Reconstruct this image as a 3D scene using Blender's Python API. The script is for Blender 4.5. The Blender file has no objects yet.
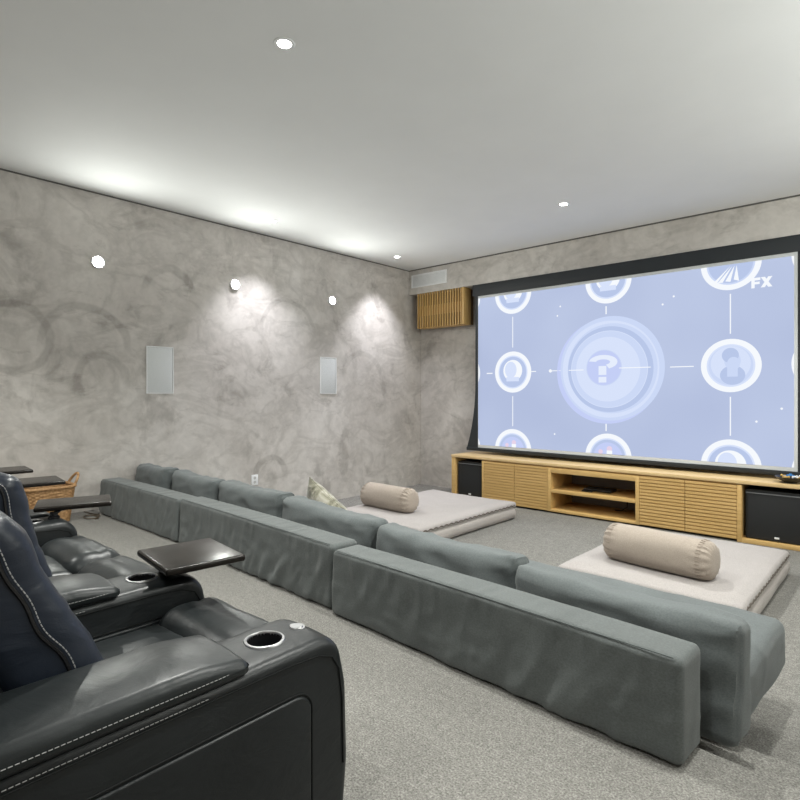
import bpy, bmesh, math, random
from mathutils import Vector, Matrix, Euler, noise
random.seed(7)
PI = math.pi
SC = bpy.context.scene
COL = SC.collection
ORG = {}

# ------------------------------------------------------------------ helpers
def link(o):
    COL.objects.link(o)
    return o

def tag(o, label=None, cat=None, group=None, kind=None):
    if label: o['label'] = label
    if cat: o['category'] = cat
    if group: o['group'] = group
    if kind: o['kind'] = kind
    return o

def thing(name, label, cat, loc=(0, 0, 0), group=None):
    o = bpy.data.objects.new(name, None)
    o.empty_display_size = 0.1
    link(o)
    o.location = loc
    ORG[o.name] = Vector(loc)
    return tag(o, label, cat, group)

def obj(name, bm, mat, parent=None, loc=None, smooth=True, label=None, angle=40):
    """link a bmesh (given in world coordinates) as one mesh object"""
    off = ORG[parent.name] if parent is not None else Vector(loc or (0, 0, 0))
    bmesh.ops.translate(bm, vec=-off, verts=bm.verts)
    bmesh.ops.recalc_face_normals(bm, faces=bm.faces)
    me = bpy.data.meshes.new(name)
    bm.to_mesh(me)
    bm.free()
    for p in me.polygons:
        p.use_smooth = smooth
    if smooth:
        me.set_sharp_from_angle(angle=math.radians(angle))
    for m in (mat if isinstance(mat, (list, tuple)) else [mat]):
        me.materials.append(m)
    o = bpy.data.objects.new(name, me)
    link(o)
    if parent is not None:
        o.parent = parent
        ORG[o.name] = off
    else:
        o.location = off
        ORG[o.name] = off
    if label: o['label'] = label
    return o

def copy_tree(o, parent=None):
    c = o.copy()
    link(c)
    if parent is not None:
        c.parent = parent
    for ch in list(o.children):
        copy_tree(ch, c)
    return c

def smoothstep(a, b, x):
    t = max(0.0, min(1.0, (x - a) / (b - a)))
    return t * t * (3 - 2 * t)

def coords(h, r, step, seg):
    """grid lines along one axis of a rounded box"""
    inner = h - r
    n = max(1, int(round(2 * inner / step)))
    L = [-inner + 2 * inner * i / n for i in range(n + 1)]
    e = [inner + r * math.tan(PI / 4 * (k + 1) / seg) for k in range(seg)]
    return [-x for x in reversed(e)] + L + e

def rbox(size, r, step=0.05, seg=3, fn=None, amp=0.0, nf=None, mat=None, seed=0.0, bm=None):
    """rounded box centred at the origin; fn deforms points, nf gives a wrinkle height"""
    hx, hy, hz = [s / 2 for s in size]
    r = min(r, hx * .98, hy * .98, hz * .98)
    C = [coords(h, r, step, seg) for h in (hx, hy, hz)]
    own = bmesh.new()
    H = (hx, hy, hz)
    vs = {}
    def V(i, j, k):
        key = (i, j, k)
        if key not in vs:
            p = Vector((C[0][i], C[1][j], C[2][k]))
            q = Vector([max(-(H[a] - r), min(H[a] - r, p[a])) for a in range(3)])
            d = p - q
            if d.length > 1e-9:
                p = q + d.normalized() * r
            vs[key] = own.verts.new(p)
        return vs[key]
    N = [len(c) - 1 for c in C]
    for a in range(3):
        b, c = (a + 1) % 3, (a + 2) % 3
        for side in (0, N[a]):
            for i in range(N[b]):
                for j in range(N[c]):
                    f = []
                    for (ii, jj) in ((i, j), (i + 1, j), (i + 1, j + 1), (i, j + 1)):
                        key = [0, 0, 0]
                        key[a] = side; key[b] = ii; key[c] = jj
                        f.append(V(*key))
                    if side == 0:
                        f.reverse()
                    own.faces.new(f)
    if fn:
        for v in own.verts:
            v.co = fn(v.co.copy())
    if nf:
        own.normal_update()
        ds = [(v, v.normal * nf(v.co, v.normal)) for v in own.verts]
        for v, d in ds:
            v.co += d
    if mat is not None:
        bmesh.ops.transform(own, matrix=mat, verts=own.verts)
    if bm is None:
        return own
    me = bpy.data.meshes.new('tmp')
    own.to_mesh(me); own.free()
    bm.from_mesh(me)
    bpy.data.meshes.remove(me)
    return bm

def T(x, y, z, rx=0, ry=0, rz=0):
    return Matrix.Translation((x, y, z)) @ Euler((rx, ry, rz)).to_matrix().to_4x4()

def box(bm, x0, x1, y0, y1, z0, z1, mi=0):
    vs = [bm.verts.new((x, y, z)) for z in (z0, z1) for (x, y) in ((x0, y0), (x1, y0), (x1, y1), (x0, y1))]
    for f in ((0, 3, 2, 1), (4, 5, 6, 7), (0, 1, 5, 4), (1, 2, 6, 5), (2, 3, 7, 6), (3, 0, 4, 7)):
        fc = bm.faces.new([vs[i] for i in f])
        fc.material_index = mi
    return bm

def bevbox(x0, x1, y0, y1, z0, z1, b=0.004, seg=2, bm=None):
    t = bmesh.new()
    box(t, x0, x1, y0, y1, z0, z1)
    bmesh.ops.bevel(t, geom=t.edges[:], offset=b, segments=seg, affect='EDGES', profile=0.5)
    if bm is None:
        return t
    me = bpy.data.meshes.new('tmp'); t.to_mesh(me); t.free(); bm.from_mesh(me); bpy.data.meshes.remove(me)
    return bm

def tube(pts, r, n=8, closed=False, bm=None, taper=None):
    bm = bm or bmesh.new()
    pts = [Vector(p) for p in pts]
    m = len(pts)
    rings = []
    up = None
    for i, p in enumerate(pts):
        if closed:
            t = pts[(i + 1) % m] - pts[i - 1]
        else:
            t = pts[min(i + 1, m - 1)] - pts[max(i - 1, 0)]
        t.normalize()
        if up is None:
            up = Vector((0, 0, 1)) if abs(t.z) < .9 else Vector((1, 0, 0))
        a = t.cross(up).normalized()
        b = a.cross(t).normalized()
        up = b
        rr = r * (taper(i / (m - 1)) if taper else 1)
        rings.append([bm.verts.new(p + (a * math.cos(2 * PI * k / n) + b * math.sin(2 * PI * k / n)) * rr) for k in range(n)])
    for i in range(m if closed else m - 1):
        A, B = rings[i], rings[(i + 1) % m]
        for k in range(n):
            bm.faces.new((A[k], A[(k + 1) % n], B[(k + 1) % n], B[k]))
    if not closed:
        bm.faces.new(list(reversed(rings[0])))
        bm.faces.new(rings[-1])
    return bm

def lathe(prof, n=32, mat=None, bm=None, closed=False):
    """profile of (radius, z) revolved about z"""
    bm = bm or bmesh.new()
    mat = mat or Matrix()
    rings = []
    for (r, z) in prof:
        if r < 1e-6:
            rings.append([bm.verts.new(mat @ Vector((0, 0, z)))])
        else:
            rings.append([bm.verts.new(mat @ Vector((r * math.cos(2 * PI * k / n), r * math.sin(2 * PI * k / n), z))) for k in range(n)])
    pairs = list(zip(rings, rings[1:]))
    if closed:
        pairs.append((rings[-1], rings[0]))
    for A, B in pairs:
        for k in range(n):
            k2 = (k + 1) % n
            if len(A) == 1 and len(B) == 1: continue
            if len(A) == 1: bm.faces.new((A[0], B[k2], B[k]))
            elif len(B) == 1: bm.faces.new((A[k], A[k2], B[0]))
            else: bm.faces.new((A[k], A[k2], B[k2], B[k]))
    return bm

def round_poly(pts, n=6):
    """pts: (x, y, radius) -> polyline with rounded corners"""
    out = []
    m = len(pts)
    for i in range(m):
        p = Vector(pts[i][:2]); r = pts[i][2]
        a = Vector(pts[i - 1][:2]) - p
        b = Vector(pts[(i + 1) % m][:2]) - p
        if r <= 0:
            out.append(p); continue
        an = a.normalized(); bn = b.normalized()
        ang = an.angle(bn)
        d = min(r / math.tan(ang / 2), a.length * .49, b.length * .49)
        rr = d * math.tan(ang / 2)
        c = p + (an + bn).normalized() * (rr / math.sin(ang / 2))
        s = p + an * d - c
        e = p + bn * d - c
        tot = s.angle_signed(e)
        for k in range(n + 1):
            q = s.copy(); q.rotate(Matrix.Rotation(-tot * k / n, 2))
            out.append(c + q)
    return out

def dense(poly, step):
    out = []
    m = len(poly)
    for i in range(m):
        a, b = poly[i], poly[(i + 1) % m]
        k = max(1, int((b - a).length / step))
        for j in range(k):
            out.append(a.lerp(b, j / k))
    return out

def extrude_x(poly, x0, x1, r, seg=4, bulge=0.0, nx=1, bm=None):
    """poly in (y, z) extruded along x with rounded rims"""
    bm = bm or bmesh.new()
    m = len(poly)
    nor = []
    area = sum(poly[i].x * poly[(i + 1) % m].y - poly[(i + 1) % m].x * poly[i].y for i in range(m))
    sgn = 1 if area > 0 else -1
    for i in range(m):
        t = (poly[(i + 1) % m] - poly[i - 1]).normalized()
        nor.append(Vector((t.y, -t.x)) * sgn)
    stations = []
    for k in range(seg + 1):
        th = PI / 2 * k / seg
        stations.append((x0 + r * (1 - math.sin(th)), r * (1 - math.cos(th))))
    stations.reverse()          # outermost (inset r) first
    stations = [(x0 + r * (1 - math.cos(PI / 2 * k / seg)), r * (1 - math.sin(PI / 2 * k / seg))) for k in range(seg + 1)]
    mid = [(x0 + r + (x1 - x0 - 2 * r) * k / nx, 0.0) for k in range(1, nx)]
    right = [(x1 - (x - x0), i) for (x, i) in reversed(stations)]
    allst = stations + mid + right
    rings = []
    for (x, ins) in allst:
        t = (x - x0) / (x1 - x0) * 2 - 1
        bl = bulge * (1 - t * t)
        rings.append([bm.verts.new((x, (poly[i] + nor[i] * (bl - ins)).x, (poly[i] + nor[i] * (bl - ins)).y)) for i in range(m)])
    for A, B in zip(rings, rings[1:]):
        for k in range(m):
            bm.faces.new((A[k], A[(k + 1) % m], B[(k + 1) % m], B[k]))
    bm.faces.new(list(reversed(rings[0])))
    bm.faces.new(rings[-1])
    return bm

def stitches(path, bm=None, length=.0065, gap=.003, r=.0009):
    """dashes along a polyline"""
    bm = bm or bmesh.new()
    path = [Vector(p) for p in path]
    cum = [0]
    for a, b in zip(path, path[1:]):
        cum.append(cum[-1] + (b - a).length)
    def at(s):
        for i in range(len(path) - 1):
            if s <= cum[i + 1]:
                return path[i].lerp(path[i + 1], (s - cum[i]) / max(1e-9, cum[i + 1] - cum[i]))
        return path[-1]
    s = 0
    while s + length < cum[-1]:
        tube([at(s), at(s + length)], r, 5, bm=bm)
        s += length + gap
    return bm

def boolean_cut(o, cutter_bm):
    off = ORG[o.name]
    bmesh.ops.translate(cutter_bm, vec=-off, verts=cutter_bm.verts)
    bmesh.ops.recalc_face_normals(cutter_bm, faces=cutter_bm.faces)
    me = bpy.data.meshes.new('cut'); cutter_bm.to_mesh(me); cutter_bm.free()
    c = bpy.data.objects.new('cut', me); link(c)
    c.matrix_world = Matrix.Translation(off)
    md = o.modifiers.new('b', 'BOOLEAN'); md.object = c; md.operation = 'DIFFERENCE'; md.solver = 'EXACT'
    bpy.context.view_layer.update()
    dg = bpy.context.evaluated_depsgraph_get()
    nm = bpy.data.meshes.new_from_object(o.evaluated_get(dg))
    o.modifiers.remove(md)
    old = o.data
    o.data = nm
    nm.name = old.name + '_mesh'
    bpy.data.objects.remove(c)
    for p in nm.polygons: p.use_smooth = True
    nm.set_sharp_from_angle(angle=math.radians(40))

# ------------------------------------------------------------------ materials
def mat_new(name):
    m = bpy.data.materials.new(name)
    m.use_nodes = True
    nt = m.node_tree
    b = nt.nodes['Principled BSDF']
    return m, nt, b

def N(nt, typ, **kw):
    n = nt.nodes.new(typ)
    for k, v in kw.items():
        if k.startswith('i_'):
            n.inputs[k[2:].replace('_', ' ')].default_value = v
        else:
            setattr(n, k, v)
    return n

def ramp(nt, stops, fac):
    r = nt.nodes.new('ShaderNodeValToRGB')
    e = r.color_ramp.elements
    while len(e) < len(stops): e.new(0.5)
    for i, (p, c) in enumerate(stops):
        e[i].position = p
        e[i].color = (*c, 1) if len(c) == 3 else c
    nt.links.new(fac, r.inputs[0])
    return r

def noise_n(nt, vec, scale, detail=4, rough=.55, dist=0.0):
    n = N(nt, 'ShaderNodeTexNoise')
    n.inputs['Scale'].default_value = scale
    n.inputs['Detail'].default_value = detail
    n.inputs['Roughness'].default_value = rough
    n.inputs['Distortion'].default_value = dist
    nt.links.new(vec, n.inputs['Vector'])
    return n

def objco(nt, scale=None, rot=None):
    t = N(nt, 'ShaderNodeTexCoord')
    if scale is None and rot is None:
        return t.outputs['Object']
    mp = N(nt, 'ShaderNodeMapping')
    if scale: mp.inputs['Scale'].default_value = scale
    if rot: mp.inputs['Rotation'].default_value = rot
    nt.links.new(t.outputs['Object'], mp.inputs['Vector'])
    return mp.outputs['Vector']

def bump(nt, bsdf, height, strength=.2, dist=.01):
    b = N(nt, 'ShaderNodeBump')
    b.inputs['Strength'].default_value = strength
    b.inputs['Distance'].default_value = dist
    nt.links.new(height, b.inputs['Height'])
    nt.links.new(b.outputs[0], bsdf.inputs['Normal'])
    return b

def plain(name, col, rough=.5, metal=0.0, spec=.5, var=.06, vscale=9):
    m, nt, b = mat_new(name)
    b.inputs['Roughness'].default_value = rough
    b.inputs['Metallic'].default_value = metal
    b.inputs['Specular IOR Level'].default_value = spec
    n = noise_n(nt, objco(nt), vscale, 3)
    r = ramp(nt, [(0.3, [c * (1 - var) for c in col]), (0.7, [min(1, c * (1 + var)) for c in col])], n.outputs['Fac'])
    nt.links.new(r.outputs[0], b.inputs['Base Color'])
    return m

def emit(name, col, strength=.74):
    m, nt, b = mat_new(name)
    b.inputs['Base Color'].default_value = (0, 0, 0, 1)
    b.inputs['Roughness'].default_value = 1
    b.inputs['Specular IOR Level'].default_value = 0
    b.inputs['Emission Color'].default_value = (*col, 1)
    b.inputs['Emission Strength'].default_value = strength
    return m

def M_plaster(name, rings=()):
    m, nt, b = mat_new(name)
    L = nt.links
    co = objco(nt)
    b.inputs['Roughness'].default_value = .62
    b.inputs['Specular IOR Level'].default_value = .35
    n1 = noise_n(nt, co, .75, 5, .6, .9)
    c1 = ramp(nt, [(.30, (.47, .440, .408)), (.52, (.56, .530, .495)), (.70, (.64, .612, .578))], n1.outputs['Fac'])
    # streaky trowel patches
    n2 = noise_n(nt, objco(nt, (1.0, 1.0, 1.6), (.5, .2, .1)), 1.7, 5, .58, .7)
    c2 = ramp(nt, [(.42, (0, 0, 0)), (.49, (1, 1, 1)), (.58, (0, 0, 0))], n2.outputs['Fac'])
    n3 = noise_n(nt, objco(nt, (1, 1, .8), (.6, 0, 0)), 2.4, 5, .6, .5)
    c3 = ramp(nt, [(.57, (0, 0, 0)), (.66, (1, 1, 1))], n3.outputs['Fac'])
    mx = N(nt, 'ShaderNodeMixRGB', blend_type='MULTIPLY')
    mx.inputs[2].default_value = (.66, .65, .64, 1)
    mul = N(nt, 'ShaderNodeMath', operation='MULTIPLY'); mul.inputs[1].default_value = .42
    L.new(c2.outputs[0], mul.inputs[0]); L.new(mul.outputs[0], mx.inputs[0]); L.new(c1.outputs[0], mx.inputs[1])
    mx2 = N(nt, 'ShaderNodeMixRGB', blend_type='MULTIPLY')
    mx2.inputs[2].default_value = (.70, .69, .68, 1)
    mul2 = N(nt, 'ShaderNodeMath', operation='MULTIPLY'); mul2.inputs[1].default_value = .7
    L.new(c3.outputs[0], mul2.inputs[0]); L.new(mul2.outputs[0], mx2.inputs[0]); L.new(mx.outputs[0], mx2.inputs[1])
    out = mx2.outputs[0]
    # fine mottling
    n4 = noise_n(nt, co, 11, 5, .6, .4)
    c4 = ramp(nt, [(.35, (.93, .93, .93)), (.65, (1.05, 1.05, 1.05))], n4.outputs['Fac'])
    mx3 = N(nt, 'ShaderNodeMixRGB', blend_type='MULTIPLY'); mx3.inputs[0].default_value = 1
    L.new(out, mx3.inputs[1]); L.new(c4.outputs[0], mx3.inputs[2])
    out = mx3.outputs[0]
    n5 = noise_n(nt, objco(nt, (1, 1.0, 2.6), (.9, .2, .3)), 2.6, 6, .68, .3)
    c5 = ramp(nt, [(.60, (0, 0, 0)), (.635, (1, 1, 1))], n5.outputs['Fac'])
    m5 = N(nt, 'ShaderNodeMath', operation='MULTIPLY'); m5.inputs[1].default_value = .38
    L.new(c5.outputs[0], m5.inputs[0])
    mx5 = N(nt, 'ShaderNodeMixRGB', blend_type='MULTIPLY'); mx5.inputs[2].default_value = (.72, .71, .70, 1)
    L.new(m5.outputs[0], mx5.inputs[0]); L.new(out, mx5.inputs[1])
    out = mx5.outputs[0]
    # big round trowel strokes left in the plaster
    if rings:
        sep = N(nt, 'ShaderNodeVectorMath', operation='ADD')
        dn = noise_n(nt, co, 2.3, 2)
        dsc = N(nt, 'ShaderNodeVectorMath', operation='SCALE'); dsc.inputs['Scale'].default_value = .14
        L.new(dn.outputs['Color'], dsc.inputs[0])
        L.new(co, sep.inputs[0]); L.new(dsc.outputs[0], sep.inputs[1])
        for (c, r, w, zmin, s) in rings:
            d = N(nt, 'ShaderNodeVectorMath', operation='DISTANCE')
            d.inputs[1].default_value = (c[0] + .07, c[1] + .07, c[2] + .07)
            L.new(sep.outputs[0], d.inputs[0])
            sb = N(nt, 'ShaderNodeMath', operation='SUBTRACT'); sb.inputs[1].default_value = r
            L.new(d.outputs['Value'], sb.inputs[0])
            ab = N(nt, 'ShaderNodeMath', operation='ABSOLUTE'); L.new(sb.outputs[0], ab.inputs[0])
            mr = N(nt, 'ShaderNodeMapRange'); mr.inputs['From Min'].default_value = w; mr.inputs['From Max'].default_value = w * .55
            L.new(ab.outputs[0], mr.inputs['Value'])
            sx = N(nt, 'ShaderNodeSeparateXYZ'); L.new(co, sx.inputs[0])
            mz = N(nt, 'ShaderNodeMapRange'); mz.inputs['From Min'].default_value = zmin - .08; mz.inputs['From Max'].default_value = zmin + .08
            L.new(sx.outputs['Z'], mz.inputs['Value'])
            m1 = N(nt, 'ShaderNodeMath', operation='MULTIPLY'); L.new(mr.outputs[0], m1.inputs[0]); L.new(mz.outputs[0], m1.inputs[1])
            m1b = N(nt, 'ShaderNodeMath', operation='MULTIPLY'); L.new(m1.outputs[0], m1b.inputs[0]); L.new(n3.outputs['Fac'], m1b.inputs[1])
            m2 = N(nt, 'ShaderNodeMath', operation='MULTIPLY'); L.new(m1b.outputs[0], m2.inputs[0]); m2.inputs[1].default_value = s * .75
            mm = N(nt, 'ShaderNodeMixRGB', blend_type='MULTIPLY'); mm.inputs[2].default_value = (.58, .57, .56, 1)
            L.new(m2.outputs[0], mm.inputs[0]); L.new(out, mm.inputs[1])
            out = mm.outputs[0]
    L.new(out, b.inputs['Base Color'])
    bump(nt, b, n4.outputs['Fac'], .12, .01)
    return m

def M_carpet(name):
    m, nt, b = mat_new(name)
    L = nt.links
    co = objco(nt)
    b.inputs['Roughness'].default_value = .95
    b.inputs['Specular IOR Level'].default_value = .1
    n1 = noise_n(nt, co, 150, 2, .7)
    c1 = ramp(nt, [(.28, (.115, .11, .10)), (.50, (.225, .219, .203)), (.70, (.355, .345, .322))], n1.outputs['Fac'])
    n2 = noise_n(nt, co, 1.6, 3)
    c2 = ramp(nt, [(.35, (.92, .92, .92)), (.65, (1.04, 1.04, 1.04))], n2.outputs['Fac'])
    n3 = noise_n(nt, co, 38, 3, .6)
    c3 = ramp(nt, [(.35, (.86, .86, .86)), (.65, (1.08, 1.08, 1.08))], n3.outputs['Fac'])
    mx = N(nt, 'ShaderNodeMixRGB', blend_type='MULTIPLY'); mx.inputs[0].default_value = 1
    L.new(c1.outputs[0], mx.inputs[1]); L.new(c2.outputs[0], mx.inputs[2])
    mx2 = N(nt, 'ShaderNodeMixRGB', blend_type='MULTIPLY'); mx2.inputs[0].default_value = 1
    L.new(mx.outputs[0], mx2.inputs[1]); L.new(c3.outputs[0], mx2.inputs[2])
    L.new(mx2.outputs[0], b.inputs['Base Color'])
    bump(nt, b, n1.outputs['Fac'], .6, .006)
    return m

def M_fabric(name, col, wr=.5, weave=420, wscale=(2.2, 2.2, 5.0), sheen=.15, var=.10, ridged=0):
    m, nt, b = mat_new(name)
    L = nt.links
    b.inputs['Roughness'].default_value = .88
    b.inputs['Specular IOR Level'].default_value = .18
    b.inputs['Sheen Weight'].default_value = sheen
    co = objco(nt)
    n1 = noise_n(nt, co, 3.0, 4)
    r = ramp(nt, [(.3, [c * (1 - var) for c in col]), (.7, [c * (1 + var) for c in col])], n1.outputs['Fac'])
    nw = noise_n(nt, objco(nt, (1, 1, 1.6)), 130, 3, .7)
    cw = ramp(nt, [(.30, (.80, .80, .80)), (.70, (1.16, 1.16, 1.16))], nw.outputs['Fac'])
    mw = N(nt, 'ShaderNodeMixRGB', blend_type='MULTIPLY'); mw.inputs[0].default_value = 1
    L.new(r.outputs[0], mw.inputs[1]); L.new(cw.outputs[0], mw.inputs[2])
    L.new(mw.outputs[0], b.inputs['Base Color'])
    n2 = noise_n(nt, objco(nt, wscale, (.2, .75, .1)), 2.2, 4, .5, .25)
    if ridged:
        n2.noise_type = 'RIDGED_MULTIFRACTAL'; n2.inputs['Scale'].default_value = ridged; n2.inputs['Detail'].default_value = 2.5; n2.inputs['Distortion'].default_value = .15
    n3 = noise_n(nt, co, weave, 1)
    ad = N(nt, 'ShaderNodeMath', operation='MULTIPLY_ADD')
    ad.inputs[1].default_value = .03
    L.new(n3.outputs['Fac'], ad.inputs[0]); L.new(n2.outputs['Fac'], ad.inputs[2])
    bump(nt, b, ad.outputs[0], wr, .025)
    return m

def M_leather(name, col, rough=.36):
    m, nt, b = mat_new(name)
    L = nt.links
    co = objco(nt)
    b.inputs['Specular IOR Level'].default_value = .34
    n1 = noise_n(nt, co, 5, 4)
    r = ramp(nt, [(.3, [c * .85 for c in col]), (.7, [c * 1.2 for c in col])], n1.outputs['Fac'])
    L.new(r.outputs[0], b.inputs['Base Color'])
    rr = ramp(nt, [(.3, [rough - .05] * 3), (.7, [rough + .07] * 3)], n1.outputs['Fac'])
    L.new(rr.outputs[0], b.inputs['Roughness'])
    v = N(nt, 'ShaderNodeTexVoronoi'); v.inputs['Scale'].default_value = 330
    L.new(co, v.inputs['Vector'])
    n2 = noise_n(nt, objco(nt, (1, 1, 2.2)), 7, 4, .5, .6)
    ad = N(nt, 'ShaderNodeMath', operation='MULTIPLY_ADD'); ad.inputs[1].default_value = .02
    L.new(v.outputs['Distance'], ad.inputs[0]); L.new(n2.outputs['Fac'], ad.inputs[2])
    bump(nt, b, ad.outputs[0], .22, .02)
    return m

def M_wood(name, c0, c1, rough=.45, scale=(1.2, 14, 14), spec=.4):
    m, nt, b = mat_new(name)
    L = nt.links
    b.inputs['Roughness'].default_value = rough
    b.inputs['Specular IOR Level'].default_value = spec
    n = noise_n(nt, objco(nt, scale), 3.0, 6, .6, .6)
    r = ramp(nt, [(.28, c0), (.72, c1)], n.outputs['Fac'])
    L.new(r.outputs[0], b.inputs['Base Color'])
    bump(nt, b, n.outputs['Fac'], .08, .004)
    return m

RINGS = [((-5.95, 1.40, 1.66), .30, .045, .9, 1.2), ((-5.95, 2.02, 1.62), .40, .045, 1.62, 1.2),
         ((-5.95, 2.86, 2.26), .27, .05, 2.28, 1.0), ((-5.95, 4.18, .12), .22, .05, .1, 1.3),
         ((-5.95, 2.15, 1.30), .24, .05, 1.25, 1.0), ((-5.95, 4.45, 1.95), .42, .04, 2.0, .8),
         ((-5.95, 5.8, 1.35), .40, .05, 1.4, .8)]
plaster_left = M_plaster('trowelled grey plaster', RINGS)
plaster = M_plaster('grey plaster')
carpet = M_carpet('speckled grey carpet')
ceil_m = plain('white ceiling paint', (.79, .80, .80), .8, var=.015, vscale=2)
gap_shade_m = plain('painted gap shade', (.10, .095, .09), .8)  # shade of a recess put into a dark colour
white_p = plain('white painted metal', (.80, .815, .82), .5, var=.02)
chrome = plain('brushed chrome', (.36, .36, .365), .38, 1.0, var=.03)
black_gloss = plain('black gloss', (.012, .012, .013), .25)
black_matte = plain('black matte fabric', (.013, .014, .015), .75, vscale=60)
frame_black = plain('black screen border', (.014, .018, .022), .6)
sub_m = plain('black speaker lacquer', (.012, .014, .016), .42)
grey_edge = plain('grey speaker edge', (.20, .21, .22), .4)
oak = M_wood('light oak', (.55, .35, .125), (.70, .47, .195))
oak_light = M_wood('pale oak top', (.62, .44, .21), (.76, .56, .30), .32)
oak_v = M_wood('vertical oak slats', (.54, .34, .12), (.68, .45, .18), scale=(14, 14, 1.2))
tray_m = M_wood('dark espresso tray', (.009, .0075, .0065), (.020, .017, .0145), .24, spec=.16)
leather = M_leather('black leather', (.0110, .0130, .0140), .37)
leather_soft = M_leather('soft black leather', (.0155, .0185, .0195), .36)
leather_screen_tint = M_leather('black leather with screen tint', (.012, .0165, .026), .38)  # blue of the screen's reflection mixed into the leather colour
thread = plain('grey thread', (.34, .34, .34), .7)
welt_m = plain('matte black welt', (.008, .009, .009), .7, spec=.2)
dark_lining = plain('dark lining', (.02, .02, .02), .9)
sofa_f = M_fabric('grey slipcover linen', (.118, .130, .128), .50, wscale=(3.6, 1.8, 1.2), ridged=3.4)
sofa_f2 = M_fabric('blue grey cushion linen', (.124, .139, .140), .50, wscale=(1.2, 1.8, 3.2), ridged=3.2)
seam_f = M_fabric('dark seam linen', (.075, .085, .085), .2)
mat_f = M_fabric('beige cotton', (.385, .357, .345), .18, wscale=(1.5, 1.5, 3), var=.04)
mat_f2 = M_fabric('beige cotton base', (.40, .368, .345), .35, wscale=(1, 1, 6), var=.05)
roll_f = M_fabric('taupe cotton', (.38, .325, .275), .15, wscale=(1, 2, 2), var=.04)
thread_d = plain('brown thread', (.10, .085, .07), .9)

def M_velvet():
    m, nt, b = mat_new('mottled green velvet')
    L = nt.links
    b.inputs['Roughness'].default_value = .8
    b.inputs['Sheen Weight'].default_value = .5
    n = noise_n(nt, objco(nt), 7, 5, .6, .8)
    r = ramp(nt, [(.40, (.10, .095, .06)), (.50, (.24, .23, .17)), (.62, (.46, .44, .37))], n.outputs['Fac'])
    L.new(r.outputs[0], b.inputs['Base Color'])
    bump(nt, b, n.outputs['Fac'], .3, .01)
    return m
velvet = M_velvet()

def M_wicker():
    m, nt, b = mat_new('honey wicker')
    L = nt.links
    b.inputs['Roughness'].default_value = .6
    n = noise_n(nt, objco(nt), 45, 3)
    r = ramp(nt, [(.3, (.25, .13, .05)), (.7, (.52, .31, .14))], n.outputs['Fac'])
    L.new(r.outputs[0], b.inputs['Base Color'])
    return m
wicker = M_wicker()

# ------------------------------------------------------------------ room shell
XL, XR = -5.95, 1.25
YB, YF = -1.6, 7.15
ZL, ZT, ZC = -.352, -.175, 3.155
Y1, Y2 = 2.0, 2.43

def struct(name, bm, mat, smooth=False):
    o = obj(name, bm, mat, smooth=smooth)
    o['kind'] = 'structure'
    return o

bm = bmesh.new()
prof = [(YB, 0), (Y1 - .012, 0), (Y1 - .004, -.003), (Y1, -.012), (Y1, ZT), (Y2 - .012, ZT), (Y2 - .004, ZT - .003), (Y2, ZT - .012), (Y2, ZL), (YF + .1, ZL), (YF + .1, ZL - .15), (YB, ZL - .15)]
def skew(x, y): return y + (-.05 * (x + .4) if Y1 - .1 < y < Y2 + .1 else 0)
ra = [bm.verts.new((XL - .1, skew(XL - .1, y), z)) for y, z in prof]
rb = [bm.verts.new((XR + .1, skew(XR + .1, y), z)) for y, z in prof]
for i in range(len(prof)):
    j = (i + 1) % len(prof)
    bm.faces.new((ra[i], ra[j], rb[j], rb[i]))
bm.faces.new(ra); bm.faces.new(list(reversed(rb)))
struct('floor', bm, carpet)
struct('ceiling', box(bmesh.new(), XL - .1, XR + .1, YB - .1, YF + .1, ZC, ZC + .1), ceil_m)
struct('wall_left', box(bmesh.new(), XL - .1, XL, YB - .1, YF + .1, ZL - .05, ZC), plaster_left)
struct('wall_back', box(bmesh.new(), XL, XR, YF, YF + .1, ZL - .05, ZC), plaster)
struct('wall_right', box(bmesh.new(), XR, XR + .1, YB - .1, YF + .1, ZL - .05, ZC), plaster)
struct('wall_front', box(bmesh.new(), XL, XR, YB - .1, YB, -.05, ZC), plaster)
struct('trim_1', box(bmesh.new(), XL, XR, 6.85, YF, 2.757, ZC), plaster)      # plastered beam above the screen
struct('trim_2', box(bmesh.new(), XL, XL + .006, YB, 6.85, ZC - .013, ZC), gap_shade_m)   # dark strip painted for the shade in a ceiling gap
struct('trim_3', box(bmesh.new(), XL, XR, 6.844, 6.85, ZC - .016, ZC), gap_shade_m)  # same painted shade line along the beam

# ------------------------------------------------------------------ lights
WARM = (.99, .995, .945)
COOL = (.93, .93, 1.0)
def downlight(x, y, label, power, size=1.25, blend=.8, fixture=True, col=WARM, aim=None):
    if fixture:
        t = thing('ceiling_downlight', label, 'ceiling light', (x, y, ZC), 'ceiling downlights')
        obj('trim_ring', lathe([(.040, 0), (.040, -.004), (.058, -.004), (.062, 0)], 32, T(x, y, ZC), closed=True), white_p, t)
        obj('lamp_lens', lathe([(0, -.0025), (.040, -.002), (.040, 0)], 32, T(x, y, ZC)), emit('downlight glow', (1, .98, .94), 30), t, label='glowing white lens')
    l = bpy.data.lights.new('downlight', 'SPOT')
    l.energy = power; l.color = col; l.spot_size = size; l.spot_blend = blend; l.shadow_soft_size = .022
    o = bpy.data.objects.new('downlight_beam', l); link(o)
    o.location = (x, y, ZC - .02)
    if aim:
        o.rotation_euler = (Vector(aim) - Vector(o.location)).to_track_quat('-Z', 'Y').to_euler()
    return o

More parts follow.
